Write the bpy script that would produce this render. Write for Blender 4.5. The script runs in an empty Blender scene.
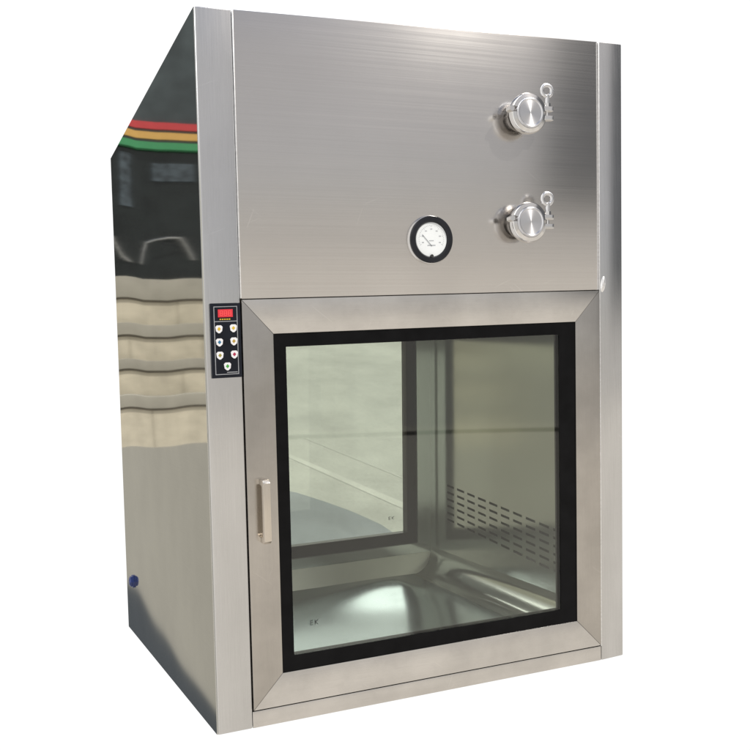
import bpy, bmesh, math, random
from mathutils import Vector, Matrix
random.seed(4)
sc = bpy.context.scene
COL = sc.collection
R = math.radians
H, D = 1.44, 1.10

# ------------------------------------------------------------------ shape of the cabinet
# the sheet-metal body is slightly out of square: corners as measured
FC = {'BL': (0.0048, -0.0022), 'BR': (0.9770, 0.0123), 'TL': (0.0108, 1.4373), 'TR': (1.0214, 1.4532)}
ZT, ZB = -0.0885, -0.0478          # back top / back bottom drop
def warp(p):
    x, y, z = p
    u, v, w = x, z / H, y / D
    fx = (1-v)*((1-u)*FC['BL'][0]+u*FC['BR'][0]) + v*((1-u)*FC['TL'][0]+u*FC['TR'][0])
    fz = (1-v)*((1-u)*FC['BL'][1]+u*FC['BR'][1]) + v*((1-u)*FC['TL'][1]+u*FC['TR'][1])
    # towards the back left the side comes square again and drops a little
    wl = max(0.0, min(1.0, w)) * (1 - max(0.0, min(1.0, u / 0.07)))
    if w <= 0: wl = 0
    bx = u
    bz = z + (1-v)*ZB + v*ZT
    return Vector((fx*(1-wl) + bx*wl, y, fz*(1-wl) + bz*wl))

# ------------------------------------------------------------------ materials
def new_mat(name):
    m = bpy.data.materials.new(name); m.use_nodes = True
    nt = m.node_tree
    return m, nt, nt.nodes['Principled BSDF']
def N(nt, t, **kw):
    n = nt.nodes.new(t)
    for k, v in kw.items(): setattr(n, k, v)
    return n
def noise(nt, scale, vec=(1,1,1), detail=4, rough=.55):
    tc = N(nt, 'ShaderNodeNewGeometry'); mp = N(nt, 'ShaderNodeMapping')
    mp.inputs['Scale'].default_value = vec
    nt.links.new(tc.outputs['Position'], mp.inputs['Vector'])
    n = N(nt, 'ShaderNodeTexNoise'); n.inputs['Scale'].default_value = scale
    n.inputs['Detail'].default_value = detail; n.inputs['Roughness'].default_value = rough
    nt.links.new(mp.outputs[0], n.inputs['Vector'])
    return n.outputs['Fac']
def ramp(nt, fac, lo, hi, a=.35, b=.65):
    r = N(nt, 'ShaderNodeMapRange'); r.inputs['From Min'].default_value = a; r.inputs['From Max'].default_value = b
    r.inputs['To Min'].default_value = lo; r.inputs['To Max'].default_value = hi
    nt.links.new(fac, r.inputs['Value']); return r.outputs[0]
def mul(nt, a, b, op='MULTIPLY'):
    m = N(nt, 'ShaderNodeMath', operation=op)
    for i, s in enumerate((a, b)):
        if isinstance(s, (int, float)): m.inputs[i].default_value = s
        else: nt.links.new(s, m.inputs[i])
    return m.outputs[0]
def tint(nt, fac, col):
    v = N(nt, 'ShaderNodeVectorMath', operation='SCALE'); v.inputs[0].default_value = col
    nt.links.new(fac, v.inputs['Scale']); return v.outputs[0]

def scratches(nt):
    out = None
    for ang, seed in ((22, 3.1), (-38, 7.7), (68, 1.3)):
        tc = N(nt, 'ShaderNodeNewGeometry'); mp = N(nt, 'ShaderNodeMapping'); mp.inputs['Rotation'].default_value = (0, R(ang), 0)
        mp.inputs['Location'].default_value = (seed, 0, seed)
        nt.links.new(tc.outputs['Position'], mp.inputs['Vector'])
        m2 = N(nt, 'ShaderNodeMapping'); m2.inputs['Scale'].default_value = (9, 1, 260); nt.links.new(mp.outputs[0], m2.inputs['Vector'])
        n = N(nt, 'ShaderNodeTexNoise'); n.inputs['Scale'].default_value = 1; n.inputs['Detail'].default_value = 0; nt.links.new(m2.outputs[0], n.inputs['Vector'])
        v = mul(nt, ramp(nt, n.outputs['Fac'], 0, 1, .80, .84), ramp(nt, noise(nt, 3.3, (1,1,1), 1), 0, .07, .5, .6))
        out = v if out is None else mul(nt, out, v, 'ADD')
    return mul(nt, out, 1.0, 'ADD')
def steel(name, col, rough, tangent, streak, aniso=.75, smudge=.08, lines=.06, bump=.0):
    """brushed stainless: tangent = direction of blur (across the grain), streak = noise scale per axis"""
    m, nt, p = new_mat(name)
    p.inputs['Metallic'].default_value = 1
    f1 = ramp(nt, noise(nt, 1, streak, 3, .7), 1-lines, 1+lines)
    f2 = ramp(nt, noise(nt, 7, (1,1,1), 5, .6), 1-smudge, 1+smudge*.6)
    sc_ = scratches(nt)
    nt.links.new(tint(nt, mul(nt, mul(nt, f1, f2), sc_), col), p.inputs['Base Color'])
    r1 = ramp(nt, noise(nt, 1.0, tuple(s*.6 for s in streak), 2), rough*(1-3*lines), rough*(1+3*lines))
    r2 = ramp(nt, noise(nt, 11, (1,1,1), 4), 1-smudge*1.3, 1+smudge*1.3)
    nt.links.new(mul(nt, r1, r2), p.inputs['Roughness'])
    if aniso:
        p.inputs['Anisotropic'].default_value = aniso
        c = N(nt, 'ShaderNodeCombineXYZ')
        for i in range(3): c.inputs[i].default_value = tangent[i]
        nt.links.new(c.outputs[0], p.inputs['Tangent'])
    if bump:
        b = N(nt, 'ShaderNodeBump'); b.inputs['Strength'].default_value = bump; b.inputs['Distance'].default_value = .002
        nt.links.new(noise(nt, 5, (1,1,1), 2), b.inputs['Height']); nt.links.new(b.outputs[0], p.inputs['Normal'])
    return m
def plain(name, col, rough=.5, metal=0, var=.1, scale=30, emit=0, spec=.5):
    m, nt, p = new_mat(name)
    p.inputs['Metallic'].default_value = metal; p.inputs['Roughness'].default_value = rough
    p.inputs['Specular IOR Level'].default_value = spec
    nt.links.new(tint(nt, ramp(nt, noise(nt, scale), 1-var, 1+var), col), p.inputs['Base Color'])
    if emit:
        p.inputs['Emission Color'].default_value = (*col, 1); p.inputs['Emission Strength'].default_value = emit
    return m

SH = (14, 14, 900)      # grain running along x
SV = (700, 700, 10)     # grain running along z
M = {}
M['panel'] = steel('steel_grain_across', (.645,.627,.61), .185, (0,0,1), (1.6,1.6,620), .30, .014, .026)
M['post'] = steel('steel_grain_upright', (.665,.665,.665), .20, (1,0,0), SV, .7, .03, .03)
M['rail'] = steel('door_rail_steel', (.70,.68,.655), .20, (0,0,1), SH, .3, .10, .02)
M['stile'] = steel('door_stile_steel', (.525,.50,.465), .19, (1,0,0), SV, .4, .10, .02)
M['chamber'] = steel('chamber_steel', (.66,.67,.63), .13, (0,0,1), (1.5,1.5,3), 0, .03, .02, bump=.25)
M['floor'] = steel('chamber_floor_steel', (.53,.61,.63), .17, (1,0,0), (2,2,2), 0, .04, .02)
M['floor'].node_tree.nodes['Principled BSDF'].inputs['Metallic'].default_value = .70
M['lit_strip'] = steel('lit_strip_steel', (.86,.83,.75), .3, (1,0,0), (2,2,2), 0, .04, .02)  # paler steel so the strip below the rear window looks lit
M['lit_strip'].node_tree.nodes['Principled BSDF'].inputs['Metallic'].default_value = .8
M['chamber'].node_tree.nodes['Principled BSDF'].inputs['Metallic'].default_value = .65
M['chrome'] = steel('polished_steel', (.80,.79,.78), .10, (0,0,1), (60,60,60), 0, .05, .02)
M['stub'] = plain('shaded_pipe_steel', (.38,.36,.34), .25, 1, .06, 60)  # base colour darkened for the shade on the stub
M['spun'] = plain('spun_steel', (.74,.74,.75), .28, 1, .06, 60)
M['satin'] = steel('handle_steel', (.72,.66,.58), .25, (1,0,0), (300,300,20), .4, .04, .03)
M['weld'] = plain('weld_steel', (.92,.92,.92), .35, 1, .1, 200)
M['black'] = plain('black_enamel', (.006,.006,.0065), .15, 0, .2, 20, spec=.08)
M['rubber'] = plain('dark_rubber', (.02,.02,.02), .6, 0, .2)
M['seal'] = plain('brown_seal', (.07,.06,.05), .6, 0, .2)
M['bezel'] = plain('gauge_bezel_black', (.016,.017,.021), .25, 0, .2, spec=.25)
M['dial'] = plain('dial_white', (.80,.83,.84), .5, 0, .02)
M['ink'] = plain('grey_ink', (.16,.17,.19), .6, 0, .1)
M['ink_pale'] = plain('pale_ink', (.42,.44,.46), .6, 0, .1)
M['kp'] = plain('keypad_black', (.008,.010,.016), .3, 0, .2, spec=.2)
M['kp_grey'] = plain('keypad_line', (.30,.31,.33), .5, 0, .1)
M['kp_white'] = plain('key_white', (.78,.78,.80), .5, 0, .03)
M['red_led'] = plain('red_display', (.62,.03,.045), .3, 0, .05, emit=.08)
M['red_seg'] = plain('red_segment', (.95,.10,.10), .3, 0, .02, emit=.1)
for n_, c_ in dict(yellow=(.62,.42,.03), blue=(.03,.16,.30), ochre=(.42,.27,.04), crimson=(.38,.015,.06), green=(.06,.36,.05), olive=(.30,.26,.05)).items():
    M[n_] = plain('symbol_'+n_, c_, .5, 0, .05)
M['gland'] = plain('blue_plastic', (.015,.03,.13), .3, 0, .2, 80)
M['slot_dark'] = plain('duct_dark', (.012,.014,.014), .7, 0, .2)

def side_mat():
    m, nt, p = new_mat('mirror_side_steel')
    p.inputs['Metallic'].default_value = 1
    f = ramp(nt, noise(nt, 1, (6,6,330), 3, .7), .985, 1.015)
    g = ramp(nt, noise(nt, 5, (1,1,1), 4), .94, 1.05)
    nt.links.new(tint(nt, mul(nt, f, g), (.66,.66,.63)), p.inputs['Base Color'])
    p.inputs['Roughness'].default_value = .04
    # the thin sheet is not quite flat: its normal wanders up and down along its length
    geo = N(nt, 'ShaderNodeNewGeometry'); c = N(nt, 'ShaderNodeCombineXYZ')
    nt.links.new(ramp(nt, noise(nt, 1, (1, 2.4, .5), 0, .4), -.0050, .0050, .3, .7), c.inputs[2])
    nt.links.new(ramp(nt, noise(nt, 1, (1, 1.6, 2.2), 0, .4), -.003, .003, .3, .7), c.inputs[1])
    a = N(nt, 'ShaderNodeVectorMath', operation='ADD'); nt.links.new(geo.outputs['Normal'], a.inputs[0]); nt.links.new(c.outputs[0], a.inputs[1])
    n_ = N(nt, 'ShaderNodeVectorMath', operation='NORMALIZE'); nt.links.new(a.outputs[0], n_.inputs[0]); nt.links.new(n_.outputs[0], p.inputs['Normal'])
    return m
M['side'] = side_mat()

def glass_mat(name, col):
    m, nt, p = new_mat(name); nt.nodes.remove(p)
    out = nt.nodes['Material Output']
    tr = N(nt, 'ShaderNodeBsdfTransparent'); tr.inputs[0].default_value = (*col, 1)
    gl = N(nt, 'ShaderNodeBsdfGlossy'); gl.inputs['Roughness'].default_value = .012; gl.inputs[0].default_value = (1,1,1,1)
    fr = N(nt, 'ShaderNodeFresnel'); fr.inputs[0].default_value = 1.52
    b = N(nt, 'ShaderNodeBump'); b.inputs['Strength'].default_value = .5; b.inputs['Distance'].default_value = .0006
    nt.links.new(noise(nt, 2.5, (1,1,1), 1), b.inputs['Height']); nt.links.new(b.outputs[0], gl.inputs['Normal'])
    mx = N(nt, 'ShaderNodeMixShader')
    nt.links.new(fr.outputs[0], mx.inputs[0]); nt.links.new(tr.outputs[0], mx.inputs[1]); nt.links.new(gl.outputs[0], mx.inputs[2])
    nt.links.new(mx.outputs[0], out.inputs[0])
    return m
# a pane is a slab: light crosses two faces, so the tint counts twice
M['glass'] = glass_mat('green_tinted_glass', (.89,.915,.88))
M['glass_rear'] = glass_mat('rear_tinted_glass', (.94,.945,.905))

# ------------------------------------------------------------------ mesh helpers
def box(bm, a, b, n=(1,1,1), bev=0):
    """axis box from a to b, edges optionally rounded"""
    r = bmesh.ops.create_cube(bm, size=1)
    vs = r['verts']
    for v in vs:
        v.co = Vector([(a[i]+b[i])/2 + v.co[i]*(b[i]-a[i]) for i in range(3)])
    if bev:
        es = list({e for v in vs for e in v.link_edges})
        bmesh.ops.bevel(bm, geom=es, offset=bev, segments=2, affect='EDGES', profile=.6)
def prism(bm, pts, d0, d1, axis=1):
    """polygon pts (two other axes) extruded between d0 and d1 along axis"""
    def mk(p, d):
        q = list(p); q.insert(axis, d); return bm.verts.new(q)
    A = [mk(p, d0) for p in pts]; B = [mk(p, d1) for p in pts]
    bm.faces.new(A); bm.faces.new(B[::-1])
    n = len(pts)
    for i in range(n): bm.faces.new((A[i], B[i], B[(i+1)%n], A[(i+1)%n]))
def lathe(bm, c, prof, seg=48, axis='y', cap0=True, cap1=True):
    """prof = [(radius, distance towards -y)] round the axis through c=(x,y,z)"""
    rings = []
    for r, h in prof:
        ring = []
        for k in range(seg):
            a = 2*math.pi*k/seg
            if axis == 'y': co = (c[0]+r*math.cos(a), c[1]-h, c[2]+r*math.sin(a))
            elif axis == 'x': co = (c[0]-h, c[1]+r*math.cos(a), c[2]+r*math.sin(a))
            else: co = (c[0]+r*math.cos(a), c[1]+r*math.sin(a), c[2]+h)
            ring.append(bm.verts.new(co))
        rings.append(ring)
    for i in range(len(rings)-1):
        for k in range(seg):
            bm.faces.new((rings[i][k], rings[i][(k+1)%seg], rings[i+1][(k+1)%seg], rings[i+1][k]))
    if cap0: bm.faces.new(rings[0])
    if cap1: bm.faces.new(rings[-1][::-1])
def torus(bm, c, R0, r, nrm='y', seg=32, rs=10, sx=1, sz=1):
    rings = []
    for k in range(seg):
        a = 2*math.pi*k/seg; ring = []
        for j in range(rs):
            b = 2*math.pi*j/rs
            rr = R0 + r*math.cos(b)
            if nrm == 'y': co = (c[0]+rr*math.cos(a)*sx, c[1]+r*math.sin(b), c[2]+rr*math.sin(a)*sz)
            else: co = (c[0]+r*math.sin(b), c[1]+rr*math.cos(a), c[2]+rr*math.sin(a))
            ring.append(bm.verts.new(co))
        rings.append(ring)
    for k in range(seg):
        for j in range(rs):
            bm.faces.new((rings[k][j], rings[(k+1)%seg][j], rings[(k+1)%seg][(j+1)%rs], rings[k][(j+1)%rs]))
def rod(bm, p, q, r, seg=12):
    p, q = Vector(p), Vector(q); d = q-p
    res = bmesh.ops.create_cone(bm, cap_ends=True, segments=seg, radius1=r, radius2=r, depth=d.length)
    mt = Matrix.Translation((p+q)/2) @ d.to_track_quat('Z', 'Y').to_matrix().to_4x4()
    for v in res['verts']: v.co = mt @ v.co

BASE = Vector((0.5, 0.5, 0.0))
def obj(name, bm, mat, parent=None, smooth=False, do_warp=True, base=BASE):
    for v in bm.verts:
        p = warp(v.co) if do_warp else v.co
        v.co = p - base
    bmesh.ops.recalc_face_normals(bm, faces=bm.faces)
    me = bpy.data.meshes.new(name); bm.to_mesh(me); bm.free()
    for p in me.polygons: p.use_smooth = smooth
    if smooth:
        try: me.set_sharp_from_angle(angle=R(35))
        except Exception: pass
    me.materials.append(mat)
    o = bpy.data.objects.new(name, me); COL.objects.link(o)
    if parent: o.parent = parent
    return o
def B(): return bmesh.new()
def tag(o, label=None, cat=None, kind=None, group=None):
    for k, v in (('label', label), ('category', cat), ('kind', kind), ('group', group)):
        if v: o[k] = v

pb = bpy.data.objects.new('pass_box', None); COL.objects.link(pb); pb.location = BASE
tag(pb, 'stainless steel pass box cabinet with glazed door, keypad, round gauge and two clamped ports', 'pass box')

# ------------------------------------------------------------------ body
PX0, PX1 = .0735, .9375       # inner edges of the two posts
bm = B(); box(bm, (0, 0, 0), (PX0-.0005, .07, H), bev=.0036); obj('corner_post', bm, M['post'], pb, True)
bm = B(); box(bm, (PX1+.0008, 0, 0), (1, .07, H), bev=.0025)
for v in bm.verts:      # its face is folded back a few degrees
    if v.co.y < .02: v.co.y += max(0, v.co.x-PX1-.003)*.085; v.co.x += max(0, v.co.x-.97)*.15
obj('corner_post', bm, M['post'], pb, True)
bm = B(); box(bm, (PX0+.0028, .0012, .864), (PX1-.0024, .03, H), bev=.0022); obj('upper_panel', bm, M['panel'], pb, True)
bm = B(); box(bm, (PX0, .0006, 0), (PX1, .05, .0335), bev=.0016); obj('bottom_rail', bm, M['rail'], pb, True)
bm = B(); box(bm, (PX0-.0003, -.0022, .8650), (PX0+.0026, .02, H), bev=.0012); obj('edge_trim', bm, M['weld'], pb, True)
bm = B(); box(bm, (PX1-.0022, -.0022, .0340), (PX1+.0006, .02, H), bev=.0012); obj('edge_trim', bm, M['weld'], pb, True)
# left side sheet, folded round the post
bm = B()
ny, nz = 12, 12
vs = [[bm.verts.new((-.0012, .006+(D-.006)*i/ny, H*j/nz)) for j in range(nz+1)] for i in range(ny+1)]
vs2 = [[bm.verts.new((.012, .006+(D-.006)*i/ny, H*j/nz)) for j in range(nz+1)] for i in range(ny+1)]
for i in range(ny):
    for j in range(nz):
        bm.faces.new((vs[i][j], vs[i+1][j], vs[i+1][j+1], vs[i][j+1]))
        bm.faces.new((vs2[i][j], vs2[i][j+1], vs2[i+1][j+1], vs2[i+1][j]))
for i in range(ny):
    bm.faces.new((vs[i][0], vs2[i][0], vs2[i+1][0], vs[i+1][0])); bm.faces.new((vs[i][nz], vs[i+1][nz], vs2[i+1][nz], vs2[i][nz]))
for j in range(nz):
    bm.faces.new((vs[0][j], vs[0][j+1], vs2[0][j+1], vs2[0][j])); bm.faces.new((vs[ny][j], vs2[ny][j], vs2[ny][j+1], vs[ny][j+1]))
obj('side_panel', bm, M['side'], pb, True)
bm = B(); box(bm, (.988, .072, 0), (1.0, D, H)); obj('side_panel', bm, M['post'], pb)
bm = B(); box(bm, (.0135, .072, H-.02), (.9865, D, H-.0005)); obj('roof_sheet', bm, M['panel'], pb)
bm = B(); box(bm, (.0135, .072, .0005), (.9865, D-.001, .012)); obj('base_sheet', bm, M['panel'], pb)
# rear wall round a recessed rear opening
bm = B()
RX0, RX1, RZ0, RZ1 = .05, .955, .03, .86
y0, y1 = D-.02, D-.0006
box(bm, (.0135, y0, .0125), (RX0, y1, H-.021)); box(bm, (RX1, y0, .0125), (.9865, y1, H-.021))
box(bm, (RX0, y0, RZ1), (RX1, y1, H-.021)); box(bm, (RX0, y0, .0125), (RX1, y1, RZ0))
obj('rear_panel', bm, M['panel'], pb)
bm = B()
box(bm, (RX0-.01, .93, RZ0+.0005), (RX0, y0-.001, RZ1)); box(bm, (RX1, .93, RZ0+.0005), (RX1+.01, y0-.001, RZ1))
box(bm, (RX0, .93, RZ1+.0005), (RX1, y0-.001, RZ1+.01)); box(bm, (RX0, .93, RZ0-.01), (RX1, y0-.001, RZ0))
obj('rear_reveal', bm, M['panel'], pb)
# small bright welds where the seam meets the right post
bm = B()
lathe(bm, (.944, .003, .885), [(.0062,0),(.006,.003),(.0035,.0052),(.001,.006)], 20)
for v in bm.verts:
    dz = v.co.z-.885; v.co.z = .877+dz*3.1; v.co.x = .9470+(v.co.x-.944)*1.15+dz*.45
obj('weld_bead', bm, M['weld'], pb, True)

# ------------------------------------------------------------------ chamber
CX0, CX1, CZ0, CZ1, CY1 = .085, .92, .05, .84, .875
RC = .075    # cove radius
def cove_section(side):
    """floor - cove - wall profile in x,z"""
    pts = []
    for k in range(9):
        a = math.pi/2*k/8
        if side > 0: pts.append((CX1-RC+RC*math.sin(a), CZ0+RC-RC*math.cos(a)))
        else: pts.append((CX0+RC-RC*math.sin(a), CZ0+RC-RC*math.cos(a)))
    return pts
YF = .03
# floor
bm = B(); n = 48
def glint_bulge(u, v):  # bulge added so the floor catches a bright highlight
    x, y = CX0+RC+(CX1-CX0-2*RC)*u, YF+(CY1-YF)*v
    e_ = min(1, 6*u*1.0, 6*(1-u), 6*(1-v), 8*v)
    return e_*(.025*math.exp(-((x-.70)**2+((y-.73)*1.0)**2)/(2*.125**2)))
fv = [[bm.verts.new((CX0+RC+(CX1-CX0-2*RC)*i/n, YF+(CY1-YF)*j/n, CZ0+glint_bulge(i/n, j/n))) for j in range(n+1)] for i in range(n+1)]
for i in range(n):
    for j in range(n): bm.faces.new((fv[i][j], fv[i+1][j], fv[i+1][j+1], fv[i][j+1]))
obj('chamber_floor', bm, M['floor'], pb, True)
# coves
for s in (1, -1):
    bm = B(); pts = cove_section(s)
    A = [bm.verts.new((x, YF, z)) for x, z in pts]; Bv = [bm.verts.new((x, CY1, z)) for x, z in pts]
    for i in range(len(pts)-1): bm.faces.new((A[i], Bv[i], Bv[i+1], A[i+1]))
    obj('floor_cove', bm, M['chamber'], pb, True)
# right wall with real slots cut through it
bm = B()
slots = []
NC, NR = 11, 6
sy0, sy1, sz0, sz1 = .065, .755, .2225, .337
ys = [YF]; zs = [CZ0+RC]
pitch = (sy1-sy0)/(NC-.35)
for c in range(NC):
    ys += [sy0+c*pitch, sy0+c*pitch+pitch*.70]
ys.append(CY1)
rp = (sz1-sz0)/(NR-.4)
for r_ in range(NR):
    zs += [sz0+r_*rp, sz0+r_*rp+rp*.32]
zs.append(CZ1)
gv = [[bm.verts.new((CX1, y, z - (.060*(1-y/.75) if 0 < k < len(zs)-1 and y < .75 else 0))) for k, z in enumerate(zs)] for y in ys]
for i in range(len(ys)-1):
    for j in range(len(zs)-1):
        if i % 2 == 1 and j % 2 == 1: 
            continue
        bm.faces.new((gv[i][j], gv[i+1][j], gv[i+1][j+1], gv[i][j+1]))
obj('vent_wall', bm, M['chamber'], pb)
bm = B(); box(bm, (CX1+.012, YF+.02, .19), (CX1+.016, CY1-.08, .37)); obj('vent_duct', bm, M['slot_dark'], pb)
bm = B(); box(bm, (CX0-.004, YF, CZ0+RC), (CX0, CY1, CZ1)); obj('chamber_wall', bm, M['chamber'], pb)
bm = B(); box(bm, (CX0, YF, CZ1+.0005), (CX1, CY1, CZ1+.006)); obj('chamber_ceiling', bm, M['chamber'], pb)
# rear wall of the chamber round the rear window (rounded lower corners)
GX0, GX1, GZ0, GZ1 = .165, .836, .178, .775     # rear glass
FX0, FX1, FZ0, FZ1 = .130, .869, .143, .812      # its black frame
bm = B()
e = .004
box(bm, (CX0, CY1, CZ0), (FX0, CY1+.03, CZ1)); box(bm, (FX1, CY1, CZ0), (CX1, CY1+.03, CZ1))
box(bm, (FX0, CY1, FZ1), (FX1, CY1+.03, CZ1)); box(bm, (FX0, CY1, CZ0), (FX1, CY1+.03, FZ0))
obj('chamber_wall', bm, M['chamber'], pb)
bm = B()
def frame(bm, X0, X1, Z0, Z1, x0, x1, z0, z1, a, b):
    box(bm, (X0, a, Z0), (x0, b, Z1)); box(bm, (x1, a, Z0), (X1, b, Z1))
    box(bm, (x0, a, z1), (x1, b, Z1)); box(bm, (x0, a, Z0), (x1, b, z0))
bm = B(); prism(bm, [(CY1-.022, CZ0+.001), (CY1-.0006, CZ0+.001), (CY1-.0006, FZ0-.034), (CY1-.002, FZ0-.034)], CX0+.005, CX1-.003, axis=0); obj('lit_wall_strip', bm, M['lit_strip'], pb, True)  # added sloped strip that brightens the wall below the window
bm = B()
rim = .028     # raised steel lip round the rear window
frame(bm, FX0-rim, FX1+rim, FZ0-rim, FZ1+rim*.8, FX0-.001, FX1+.001, FZ0-.001, FZ1+.001, CY1-.010, CY1-.0005)
obj('window_lip', bm, M['chamber'], pb)
# rear door
rd = bpy.data.objects.new('rear_door', None); COL.objects.link(rd); rd.parent = pb
bm = B(); frame(bm, FX0, FX1, FZ0, FZ1, GX0, GX1, GZ0, GZ1, CY1-.004, CY1+.028); obj('glass_border', bm, M['black'], rd)
bm = B(); box(bm, (GX0-.004, CY1+.004, GZ0-.004), (GX1+.004, CY1+.010, GZ1+.004)); obj('glass_pane', bm, M['glass_rear'], rd)
bm = B(); frame(bm, RX0+.02, RX1-.02, .06, .85, FX0-.002, FX1+.002, FZ0-.002, FZ1+.002, CY1+.0305, CY1+.05); obj('door_frame', bm, M['stile'], rd)

# ------------------------------------------------------------------ front door
dr = bpy.data.objects.new('door', None); COL.objects.link(dr); dr.parent = pb
OX0, OX1, OZ0, OZ1 = .0750, .9338, .0368, .8622
BX0, BX1, BZ0, BZ1 = .1395, .8666, .1030, .7920
IX0, IX1, IZ0, IZ1 = .1660, .8235, .1348, .7645
def mitre(pts, mat, name):
    bm = B(); prism(bm, pts, -.0045, .024)
    fs = [e for e in bm.edges if all(abs(v.co.y+.0045) < 1e-6 for v in e.verts)]
    bmesh.ops.bevel(bm, geom=fs, offset=.0014, segments=2, affect='EDGES', profile=.6)
    return obj(name, bm, mat, dr, True)
g = .0002
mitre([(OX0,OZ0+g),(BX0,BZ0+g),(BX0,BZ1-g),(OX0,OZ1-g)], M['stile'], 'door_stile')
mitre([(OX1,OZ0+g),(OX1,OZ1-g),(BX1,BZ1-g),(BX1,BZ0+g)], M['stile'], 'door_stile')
mitre([(OX0,OZ1),(BX0,BZ1),(BX1,BZ1),(OX1,OZ1)], M['rail'], 'door_rail')
mitre([(OX0,OZ0),(OX1,OZ0),(BX1,BZ0),(BX0,BZ0)], M['rail'], 'door_rail')
bm = B(); frame(bm, BX0+.0004, BX1-.0004, BZ0+.0004, BZ1-.0004, IX0, IX1, IZ0, IZ1, -.0020, .020); obj('glass_border', bm, M['black'], dr)
bm = B(); box(bm, (IX0-.004, 0.000, IZ0-.004), (IX1+.004, .006, IZ1+.004)); obj('glass_pane', bm, M['glass'], dr)
bm = B(); frame(bm, OX0-.0038, OX1+.0032, OZ0-.0035, OZ1+.0042, OX0+.003, OX1-.003, OZ0+.003, OZ1-.003, .010, .032); obj('door_seal', bm, M['seal'], dr)
# handle: a squared bow
bm = B()
hx0, hx1, hz0, hz1 = .1000, .1150, .3735, .5015
pr = [(-.0048, hz1), (-.027, hz1), (-.034, hz1-.006), (-.034, hz0+.006), (-.027, hz0), (-.0048, hz0), (-.0048, hz0+.011), (-.022, hz0+.011), (-.024, hz0+.014), (-.024, hz1-.014), (-.022, hz1-.011), (-.0048, hz1-.011)]
prism(bm, pr, hx0, hx1, axis=0)
bmesh.ops.bevel(bm, geom=bm.edges[:], offset=.0012, segments=2, affect='EDGES', profile=.6, clamp_overlap=True)
obj('handle', bm, M['satin'], dr, True)
# maker's small etched marks on the two panes
def seg_text(bm, s, x, y, z, h, w, t=.0016, d=.0004, gap=.35):
    segs = {'E': ('v0','h0','h1','h2'), 'A': ('v0','v1','h1','h2'), 'K': ('v0','d0','d1'), '8': ('v0','v1','h0','h1','h2'),
            '0': ('v0','v1','h0','h2'), '-': ('h1',), 'T': ('c','h2'), 'P': ('v0','u1','h1','h2'), 'a': ('v0','l1','h0','h1')}
    for ch in s:
        for g_ in segs.get(ch, ()):
            if g_ == 'v0': box(bm, (x, y, z), (x+t, y+d, z+h))
            if g_ == 'v1': box(bm, (x+w-t, y, z), (x+w, y+d, z+h))
            if g_ == 'u1': box(bm, (x+w-t, y, z+h/2), (x+w, y+d, z+h))
            if g_ == 'l1': box(bm, (x+w-t, y, z), (x+w, y+d, z+h/2))
            if g_ == 'c': box(bm, (x+w/2-t/2, y, z), (x+w/2+t/2, y+d, z+h))
            if g_ == 'h0': box(bm, (x+t, y, z), (x+w-t, y+d, z+t))
            if g_ == 'h1': box(bm, (x+t, y, z+h/2-t/2), (x+w-t, y+d, z+h/2+t/2))
            if g_ == 'h2': box(bm, (x+t, y, z+h-t), (x+w-t, y+d, z+h))
            if g_ in ('d0', 'd1'):
                s_ = 1 if g_ == 'd0' else -1
                q = [(x+t, z+h/2-t*.6), (x+t, z+h/2+t*.6), (x+w, z+h/2+s_*h/2+t*.6), (x+w, z+h/2+s_*h/2-t*.6)]
                prism(bm, q, y, y+d)
        x += w*(1+gap)
bm = B(); seg_text(bm, 'EK', .2035, -.0008, .190, .010, .0075, .0013); obj('glass_mark', bm, M['slot_dark'], dr, do_warp=True)
bm = B(); seg_text(bm, 'EK', .775, CY1+.0030, .222, .010, .008, .0014); obj('glass_mark', bm, M['ink'], rd)

# ------------------------------------------------------------------ keypad
kp = B(); x0, x1, z0, z1 = .0095, .0715, .7085, .8565
box(kp, (x0, -.0075, z0), (x1, -.0004, z1), bev=.0018)
kpo = obj('control_panel', kp, M['kp'], pb, True)
def line_frame(bm, x0, x1, z0, z1, t, y, d=.0004):
    box(bm, (x0, y-d, z0), (x0+t, y, z1)); box(bm, (x1-t, y-d, z0), (x1, y, z1))
    box(bm, (x0+t, y-d, z1-t), (x1-t, y, z1)); box(bm, (x0+t, y-d, z0), (x1-t, y, z0+t))
YP = -.0077
bm = B(); line_frame(bm, .0165, .0645, .7150, .8500, .0014, YP)
box(bm, (.0400, YP-.0005, .7185), (.0615, YP, .7200)); box(bm, (.0179, YP-.0004, .8195), (.0631, YP, .8209))
obj('panel_outline', bm, M['kp_grey'], kpo)
bm = B(); box(bm, (.0250, YP-.0012, .8285), (.0550, YP, .8440)); dsp = obj('display', bm, M['red_led'], kpo)
bm = B(); seg_text(bm, '888', .0285, YP-.0018, .8315, .0095, .0062, .0010, .0004, .35); obj('display_digits', bm, M['red_seg'], kpo)
bm = B()
for k in range(5): box(bm, (.0282+k*.0046, YP-.0006, .8232), (.0314+k*.0046, YP, .8256))
obj('display_caption', bm, M['yellow'], kpo)
keys = [(.0262,.8055,'yellow'),(.0555,.8065,'yellow'),(.0264,.7795,'blue'),(.0557,.7805,'ochre'),(.0266,.7535,'olive'),(.0559,.7545,'crimson'),(.0412,.7315,'green')]
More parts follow.
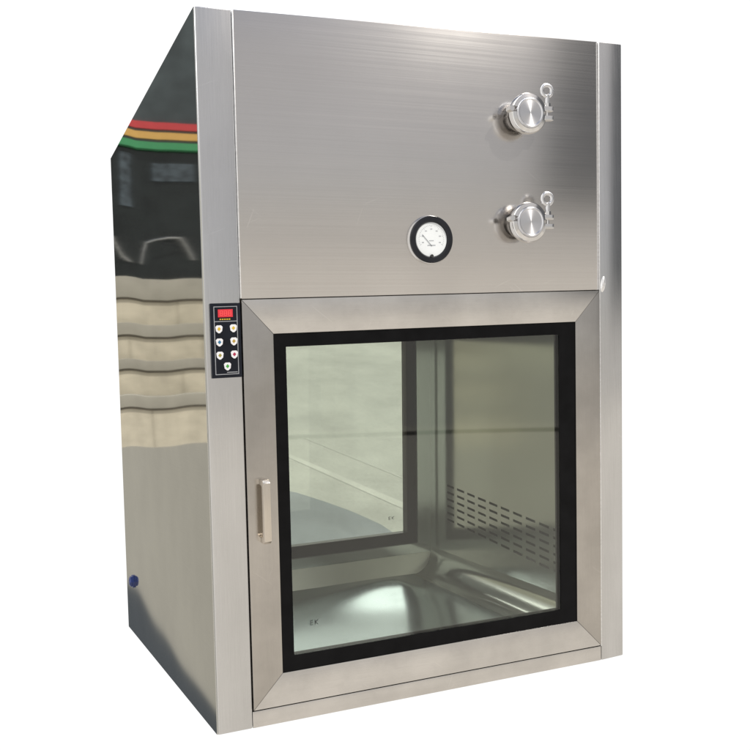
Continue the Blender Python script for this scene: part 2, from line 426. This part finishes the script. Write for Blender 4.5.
for kx, kz, kc in keys:
    bm = B(); s = .0072; c = .0030
    pts = [(kx-s+c*.4,kz-s*.6),(kx-s*.2,kz-s*1.15),(kx+s*.2,kz-s*1.15),(kx+s-c*.4,kz-s*.6),(kx+s,kz+s-c),(kx+s-c,kz+s),(kx-s+c,kz+s),(kx-s,kz+s-c)]
    prism(bm, pts, YP-.0014, YP+.0002)
    ko = obj('button', bm, M['kp_white'], kpo)
    bm = B(); q = .0036
    prism(bm, [(kx-q,kz),(kx,kz-q*1.1),(kx+q,kz),(kx,kz+q*1.1)], YP-.0019, YP-.0014)
    so = obj('button_symbol', bm, M[kc], kpo)

# ------------------------------------------------------------------ pressure gauge
gx, gz = .4985, .9810
bm = B(); lathe(bm, (gx, .001, gz), [(.0530,.0),(.0530,.004),(.0515,.0065),(.0500,.0068)], 64); go = obj('pressure_gauge', bm, M['chrome'], pb, True)
bm = B(); lathe(bm, (gx, .001, gz), [(.0505,.005),(.0508,.010),(.0490,.0125),(.0400,.0130),(.0372,.0100),(.0368,.0080)], 64, cap1=False); obj('bezel', bm, M['bezel'], go, True)
bm = B(); lathe(bm, (gx, .001, gz), [(.0372,.0070),(.0372,.0082)], 64); obj('dial', bm, M['dial'], go)
bm = B(); yd = .001-.0084
def bar(bm, cx, cz, ang, l, w, d=.0002):
    ca, sa = math.cos(ang), math.sin(ang); q = []
    for a, b in ((-l/2,-w/2),(l/2,-w/2),(l/2,w/2),(-l/2,w/2)): q.append((cx+a*ca-b*sa, cz+a*sa+b*ca))
    prism(bm, q, yd-d, yd)
for k in range(31):
    a = R(205 - k*230/30); l = .0045 if k % 5 == 0 else .0022
    bar(bm, gx+(.0305-l/2)*math.cos(a), gz+.001+(.0305-l/2)*math.sin(a), a, l, .0006)
obj('dial_scale', bm, M['ink_pale'], go)
bm = B()
for k in range(7):
    a = R(200 - k*220/6); bar(bm, gx+.0215*math.cos(a), gz+.001+.0215*math.sin(a), 0, .0046, .0020)
bar(bm, gx, gz-.0025, 0, .011, .0018); bar(bm, gx, gz-.0125, 0, .019, .0024)
obj('dial_lettering', bm, M['ink_pale'], go)
bm = B(); yd -= .0006; bar(bm, gx-.0105, gz-.002, R(132), .034, .0010); obj('needle', bm, M['ink'], go)
bm = B(); lathe(bm, (gx-.001, .001-.010, gz-.0358), [(.0036,.0),(.0036,.003)], 16); obj('zero_screw', bm, M['rubber'], go, True)

# ------------------------------------------------------------------ test ports with sanitary clamps
def port(cx, cz):
    n0 = set(bpy.data.objects)
    r = bpy.data.objects.new('test_port', None); COL.objects.link(r); r.parent = pb
    bm = B(); lathe(bm, (cx, .0012, cz), [(.032,0),(.032,.004),(.0265,.0045),(.0265,.030),(.030,.034),(.036,.038),(.036,.044)], 56)
    obj('pipe_stub', bm, M['stub'], r, True)
    # clamp ring: two jaws with a small gap left and right
    def jaw(a0, a1, name):
        bm = B(); K = 26; prof = [(.0345,.030),(.0425,.0335),(.0450,.037),(.0450,.050),(.0425,.0545),(.0345,.057)]
        rows = []
        for k in range(K+1):
            a = R(a0+(a1-a0)*k/K)
            rows.append([bm.verts.new((cx+q*math.cos(a), .0012-h, cz+q*math.sin(a))) for q, h in prof])
        n_ = len(prof)
        for k in range(K):
            for j in range(n_): bm.faces.new((rows[k][j], rows[k+1][j], rows[k+1][(j+1)%n_], rows[k][(j+1)%n_]))
        bm.faces.new(rows[0]); bm.faces.new(rows[-1][::-1])
        # ear that the bolt grips
        e_ = R(a0 if name == 'up' else a1)
        ex, ez = cx+.0475*math.cos(e_), cz+.0475*math.sin(e_)
        s_ = 1 if name == 'up' else -1
        box(bm, (ex-.010, -.055, ez+(.0005 if s_ > 0 else -.0115)), (ex+.013, -.033, ez+(.0115 if s_ > 0 else -.0005)), bev=.0018)
        obj('clamp_jaw', bm, M['chrome'], r, True)
    jaw(6, 160, 'up'); jaw(178, 356, 'down')
    bm = B(); rod(bm, (cx-.0455, -.033, cz+.0080), (cx-.0455, -.056, cz+.0080), .0066, 6); obj('hinge_pin', bm, M['chrome'], r, True)
    bm = B(); lathe(bm, (cx, .0012, cz), [(.0340,.044),(.0340,.0575),(.0325,.0605),(.0300,.0612),(.0285,.0600),(.0275,.0590),(.012,.0592),(.0006,.0594)], 64)
    cap = obj('end_cap', bm, M['cap'], r, True)
    # bolt with an eye-shaped wing nut
    bx, bz = cx+.0492, cz+.0075
    bm = B(); rod(bm, (bx, -.044, bz-.022), (bx, -.044, bz+.022), .0036)
    rod(bm, (bx, -.044, bz+.006), (bx, -.044, bz+.017), .0080, 6); rod(bm, (bx, -.044, bz-.021), (bx, -.044, bz-.013), .0072, 6)
    obj('bolt', bm, M['chrome'], r, True)
    bm = B(); rod(bm, (bx, -.044, bz+.014), (bx+.0005, -.044, bz+.036), .0056)
    torus(bm, (bx-.0010, -.044, bz+.0450), .0125, .0050, 'y', 30, 12)
    obj('wing_nut', bm, M['spun'], r, True)
    for o_ in set(bpy.data.objects)-n0:
        if o_.type == 'MESH':
            for v in o_.data.vertices: v.co.y = -.5 + (v.co.y+.5)*.76
    return r
def cap_mat():
    m, nt, p = new_mat('spun_cap_steel'); p.inputs['Metallic'].default_value = 1
    p.inputs['Base Color'].default_value = (.72,.72,.74,1); p.inputs['Roughness'].default_value = .33
    p.inputs['Anisotropic'].default_value = .88
    # grain runs in circles round each cap: blur radially
    geo = N(nt, 'ShaderNodeNewGeometry'); sep = N(nt, 'ShaderNodeSeparateXYZ'); nt.links.new(geo.outputs['Position'], sep.inputs[0])
    sel = mul(nt, sep.outputs[2], MID, 'GREATER_THAN')
    zc = mul(nt, mul(nt, sel, C1[1]-C2[1]), C2[1], 'ADD')
    xc = mul(nt, mul(nt, sel, C1[0]-C2[0]), C2[0], 'ADD')
    c = N(nt, 'ShaderNodeCombineXYZ')
    nt.links.new(mul(nt, sep.outputs[0], xc, 'SUBTRACT'), c.inputs[0]); nt.links.new(mul(nt, sep.outputs[2], zc, 'SUBTRACT'), c.inputs[2])
    nrm = N(nt, 'ShaderNodeVectorMath', operation='NORMALIZE'); nt.links.new(c.outputs[0], nrm.inputs[0])
    nt.links.new(nrm.outputs[0], p.inputs['Tangent'])
    return m
P1, P2 = (.7275, 1.2555), (.7262, 1.0152)
w1, w2 = warp((P1[0], -.045, P1[1])), warp((P2[0], -.045, P2[1]))
C1, C2 = (w1.x, w1.z), (w2.x, w2.z); MID = (C1[1]+C2[1])/2
M['cap'] = cap_mat()
port(*P1); port(*P2)

# cable gland low on the left side
bm = B(); gy, gzz = .975, .160
lathe(bm, (-.0014, gy, gzz), [(.0200,0),(.0200,.004),(.0160,.005),(.0160,.009),(.0110,.012),(.0060,.013)], 6, axis='x')
obj('cable_gland', bm, M['gland'], pb)

# ------------------------------------------------------------------ ground and wall seen through the rear window
def stone(name, col, var=.12, scale=3, rough=.85, lines=None):
    m, nt, p = new_mat(name); p.inputs['Roughness'].default_value = rough
    f = mul(nt, ramp(nt, noise(nt, scale, (1,1,1), 6, .6), 1-var, 1+var), ramp(nt, noise(nt, scale*30, (1,1,1), 3), .93, 1.06))
    nt.links.new(tint(nt, f, col), p.inputs['Base Color']); return m
def sbox(name, parts, mat, kind=None, parent=None, base=(0,0,0), label=None, cat=None, bev=0):
    bm = B()
    for a, b in parts: box(bm, a, b, bev=bev)
    o = obj(name, bm, mat, parent, bool(bev), False, Vector((0,0,0)) if parent else Vector(base))
    if not parent: o.location = base
    tag(o, label, cat, kind); return o
M['paving'] = stone('concrete_paving', (.255,.26,.235), .14, 2.6)
M['shadow_patch'] = stone('painted_shadow_grey', (.125,.14,.15), .15, 4)  # bluish grey for the shadow painted on the paving
M['paving_pale'] = stone('pale_paving', (.32,.325,.295), .06, 5)
M['render'] = stone('rendered_wall', (.34,.34,.295), .10, 2)
def azpt(az, y, z):
    return (-.4423+math.tan(R(az))*(y+1.9392), y, z)
def hz(y): return -.06 + max(0, y-1.75)*.275
bm = B()
YS = [1.75+.29*k for k in range(20)]
L = [bm.verts.new((azpt(10, y, 0)[0], y, hz(y))) for y in YS]; Rr = [bm.verts.new((azpt(33.5, y, 0)[0], y, hz(y))) for y in YS]
L2 = [bm.verts.new((v.co.x, v.co.y, v.co.z-.12)) for v in L]; R2 = [bm.verts.new((v.co.x, v.co.y, v.co.z-.12)) for v in Rr]
for k in range(len(YS)-1):
    bm.faces.new((L[k], Rr[k], Rr[k+1], L[k+1])); bm.faces.new((L2[k], L2[k+1], R2[k+1], R2[k]))
    bm.faces.new((L[k], L[k+1], L2[k+1], L2[k])); bm.faces.new((Rr[k], R2[k], R2[k+1], Rr[k+1]))
bm.faces.new((L[0], L2[0], R2[0], Rr[0])); bm.faces.new((L[-1], Rr[-1], R2[-1], L2[-1]))
def sheet(name, pts, mat, lift):
    bm = B(); n_ = len(pts)
    A = [bm.verts.new((x, y, hz(y)+lift)) for x, y in pts]; bm.faces.new(A)
    o = obj(name, bm, mat, None, False, False, Vector((1,3,0))); o.location = (1,3,0); tag(o, kind='structure'); return o
o = obj('ground', bm, M['paving'], None, False, False, Vector((1,3,-.06))); o.location = (1,3,-.06); tag(o, kind='structure')
sheet('shadow_patch', [(.6,1.78),(1.2,1.78),(1.23,1.9),(1.21,2.0),(1.17,2.09),(1.13,2.17),(1.06,2.28),(.965,2.41),(.75,2.58)], M['shadow_patch'], .0012)  # cast shadow painted as a flat grey sheet on the paving
def strip(p, q, w0, w1):
    return [(p[0]-w0/2, p[1]), (p[0]+w0/2, p[1]), (q[0]+w1/2, q[1]), (q[0]-w1/2, q[1])]
sheet('pavement_line', strip((1.53,1.85), (.92,3.22), .07, .03), M['paving_pale'], .0012)
sheet('pavement_line', strip((1.72,2.05), (1.24,3.10), .012, .006), M['paving_pale'], .0012)

# ------------------------------------------------------------------ what the polished left side mirrors: stone ledges and a dark shopfront
M['stone'] = stone('beige_stone', (.56,.515,.41), .14, 5)
M['coping'] = stone('grey_coping', (.34,.325,.275), .08, 4)
M['shade_line'] = plain('painted_shade', (.13,.115,.09), .8, 0, .2)  # dark tone painted for the shade under the copings
M['front'] = plain('dark_facade', (.055,.070,.075), .35, 0, .25, 2)
M['front_low'] = plain('dark_shop_glass', (.012,.016,.016), .12, 0, .3, 3)
M['band_red'] = plain('band_red', (.50,.05,.055), .5, 0, .05)
M['band_yellow'] = plain('band_yellow', (.60,.36,.10), .5, 0, .05)
M['band_green'] = plain('band_green', (.05,.27,.11), .5, 0, .05)
ZH = .743
def zof(py, Y):
    return .743 + (363.2-py)/996*(Y+1.94)*.985
LX0, LX1 = -4.6, -.50
st = None
bands = [(430,408,'stone'),(408,396,'coping'),(396,370,'stone'),(370,360,'coping'),(360,336,'stone'),(336,324,'coping'),(324,299,'stone'),(299,278,'coping')]
st = bpy.data.objects.new('stone_steps', None); COL.objects.link(st)
st.location = (0,0,0); tag(st, 'beige stone ledges with grey copings mirrored in the left side panel', 'steps')
Y = 9.6
for i in range(0, 8, 2):
    a, b, _ = bands[i]; c, d, _ = bands[i+1]
    za, zb, zd = zof(a, Y), zof(b, Y), zof(d, Y)
    parts = []
    x = LX0
    while x < LX1-.05:
        w = random.uniform(.8,1.4); x2 = min(x+w, LX1); parts.append(((x, Y, za-.2), (x2-.012, Y+1.2, zb-.0005))); x = x2
    sbox('riser', parts, M['stone'], parent=st)
    sbox('shade_strip', [((LX0, Y-.02, zb-.024), (LX1, Y-.001, zb-.0005))], M['shade_line'], parent=st)  # dark strip stands in for the shade under the coping
    sbox('coping', [((LX0-.02, Y-.05, zb), (LX1+.01, Y+1.2, zd))], M['coping'], parent=st, bev=.008)
    Y += .3
YB = 12.2
sf = bpy.data.objects.new('shopfront', None); COL.objects.link(sf); tag(sf, 'dark shopfront with red, yellow and green bands mirrored in the left side panel', 'building')
zt = zof(10, YB)+3
sbox('wall', [((LX0, YB, zof(120,YB)), (LX1, YB+.3, zt))], M['front'], parent=sf)
sbox('shop_glass', [((LX0, YB+.05, zof(290,YB)-.2), (LX1, YB+.25, zof(147,YB)-.01))], M['front_low'], parent=sf)
for a, b, mt in ((127,120,'band_red'),(137,130,'band_yellow'),(147,140,'band_green')):
    sbox('band', [((LX0, YB-.06, zof(a,YB)), (LX1, YB+.25, zof(b,YB)))], M[mt], parent=sf)
sbox('band_gap', [((LX0, YB-.03, zof(130,YB)+.0005), (LX1, YB+.2, zof(127,YB)-.0005)), ((LX0, YB-.03, zof(140,YB)+.0005), (LX1, YB+.2, zof(137,YB)-.0005))], M['front'], parent=sf)
M['frosty'] = plain('pale_display', (.055,.072,.085), .4, 0, .7, 9)
M['furn'] = plain('chrome_frame', (.6,.6,.58), .2, 1, .1)
xs = -.44
sbox('window_display', [((-2.10, YB+.02, zof(207,YB)), (-1.93, YB+.045, zof(153,YB))), ((-2.95, YB+.02, zof(178,YB)), (-2.42, YB+.045, zof(160,YB)))], M['frosty'], parent=sf)
def mp_(px, py):
    k = math.tan(R(22.7)-math.atan((361-px)/996)); return (.4423-k*(YB+1.84), YB-.10, zof(py, YB-.10))
for ch in ([(119,238),(123,246),(129,258),(134,263)], [(143,263),(147,250),(151,241),(161,238),(175,235),(186,236),(191,246),(196,259)]):
    bm = B()
    for a, b in zip(ch[:-1], ch[1:]): rod(bm, mp_(*a), mp_(*b), .014)
    obj('display_frame', bm, M['furn'], sf, True, False, Vector((0,0,0)))

# ------------------------------------------------------------------ world: white studio-like surround behind, open ground and sky in front
w = bpy.data.worlds.new('World'); sc.world = w; w.use_nodes = True
nt = w.node_tree; bg = nt.nodes['Background']
tc = N(nt, 'ShaderNodeTexCoord'); sp = N(nt, 'ShaderNodeSeparateXYZ'); nt.links.new(tc.outputs['Generated'], sp.inputs[0])
X, Yd, Z = sp.outputs
def mr(v, a, b, c=0., d=1.):
    r = N(nt, 'ShaderNodeMapRange', interpolation_type='SMOOTHSTEP')
    for k, s in zip(('From Min','From Max','To Min','To Max'), (a, b, c, d)): r.inputs[k].default_value = s
    nt.links.new(v, r.inputs['Value']); return r.outputs[0]
def mixc(f, a, b):
    m = N(nt, 'ShaderNodeMix', data_type='RGBA')
    if isinstance(f, (int, float)): m.inputs[0].default_value = f
    else: nt.links.new(f, m.inputs[0])
    for i, s in ((6, a), (7, b)):
        if isinstance(s, tuple): m.inputs[i].default_value = (*s, 1)
        else: nt.links.new(s, m.inputs[i])
    return m.outputs[2]
SUN_EL, SUN_AZ = R(45), R(137)       # az from +y clockwise (towards +x)
sky = N(nt, 'ShaderNodeTexSky', sky_type='NISHITA'); sky.sun_disc = False
sky.sun_elevation = SUN_EL; sky.sun_rotation = SUN_AZ
skys = N(nt, 'ShaderNodeVectorMath', operation='SCALE'); skys.inputs['Scale'].default_value = .10
nt.links.new(sky.outputs[0], skys.inputs[0])
# dark building / trees on the right of the open front
right = mul(nt, mul(nt, mr(X, .20, .58), .12), mul(nt, mr(X, .632, .685), .88), 'ADD')
upper = mixc(.88, skys.outputs[0], (.60,.575,.555))
upper = mixc(mul(nt, right, .85), upper, (.05,.055,.062))
zen = mr(Z, .45, .85)
upper = mixc(zen, upper, skys.outputs[0])
gn = N(nt, 'ShaderNodeTexNoise'); gn.inputs['Scale'].default_value = 6; nt.links.new(tc.outputs['Generated'], gn.inputs['Vector'])
groundc = mixc(mr(gn.outputs['Fac'], .35, .65), (.74,.69,.62), (.84,.785,.71))
front = mixc(mr(Z, -.075, -.069), groundc, (.62,.59,.55))
front = mixc(mr(Z, -.02, .12), front, upper)
front = mixc(mul(nt, mr(Z, -.0825, -.080), mr(Z, -.076, -.0785)), front, (.14,.13,.12))
front = mixc(mr(X, -.10, -.45), front, (1.15,1.13,1.10))  # bright patch added at front left so the post edges catch a highlight
# ground tone below the horizon on the left as well
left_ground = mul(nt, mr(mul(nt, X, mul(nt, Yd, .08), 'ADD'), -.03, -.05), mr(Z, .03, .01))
hi_sky = mixc(mr(Z, .30, .42), (1.06,1.06,1.06), (3.6,3.62,3.66))  # high rear sky brightened to put a highlight on the chamber floor
far_left = mul(nt, mr(X, -.25, -.32), mr(Z, .30, .22))
ln = N(nt, 'ShaderNodeTexNoise'); ln.inputs['Scale'].default_value = 5; nt.links.new(tc.outputs['Generated'], ln.inputs['Vector'])
mirror_tone = mixc(mr(ln.outputs['Fac'], .40, .60), (.54,.52,.42), (.80,.76,.61))  # beige tone added out of view for the chamber wall to mirror
hi_sky = mixc(far_left, hi_sky, mirror_tone)
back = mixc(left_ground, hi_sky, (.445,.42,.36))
shade = mul(nt, mr(mul(nt, mul(nt, Z, mul(nt, X, -1.6), 'ADD'), mul(nt, Yd, -.030), 'ADD'), .004, -.004), left_ground)  # cabinet's shadow on the ground, painted into the world colour
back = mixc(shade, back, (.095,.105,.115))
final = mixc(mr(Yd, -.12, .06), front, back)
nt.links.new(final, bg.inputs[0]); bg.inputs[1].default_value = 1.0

sun = bpy.data.lights.new('sun', 'SUN'); sun.energy = 2.5; sun.angle = R(.5); sun.color = (1,.95,.87)
so = bpy.data.objects.new('sun', sun); COL.objects.link(so)
dirv = Vector((math.sin(SUN_AZ)*math.cos(SUN_EL), math.cos(SUN_AZ)*math.cos(SUN_EL), math.sin(SUN_EL)))
so.rotation_euler = dirv.to_track_quat('Z', 'Y').to_euler(); so.location = (1,-3,4)

# ------------------------------------------------------------------ camera
cd = bpy.data.cameras.new('camera'); cam = bpy.data.objects.new('camera', cd); COL.objects.link(cam)
cd.sensor_width = 36; cd.lens = 996/750*36; cd.clip_end = 500; cd.clip_start = .02
cam.location = (-.4423, -1.9392, .743); cam.rotation_euler = (1.5502, .0335, -.3963)
sc.camera = cam
sc.view_settings.view_transform = 'Standard'; sc.view_settings.look = 'None'; sc.view_settings.exposure = 0; sc.view_settings.gamma = 1
sc.cycles.blur_glossy = 1.0; sc.cycles.sample_clamp_indirect = 8.0
sc.cycles.max_bounces = 14; sc.cycles.transparent_max_bounces = 16; sc.cycles.glossy_bounces = 8
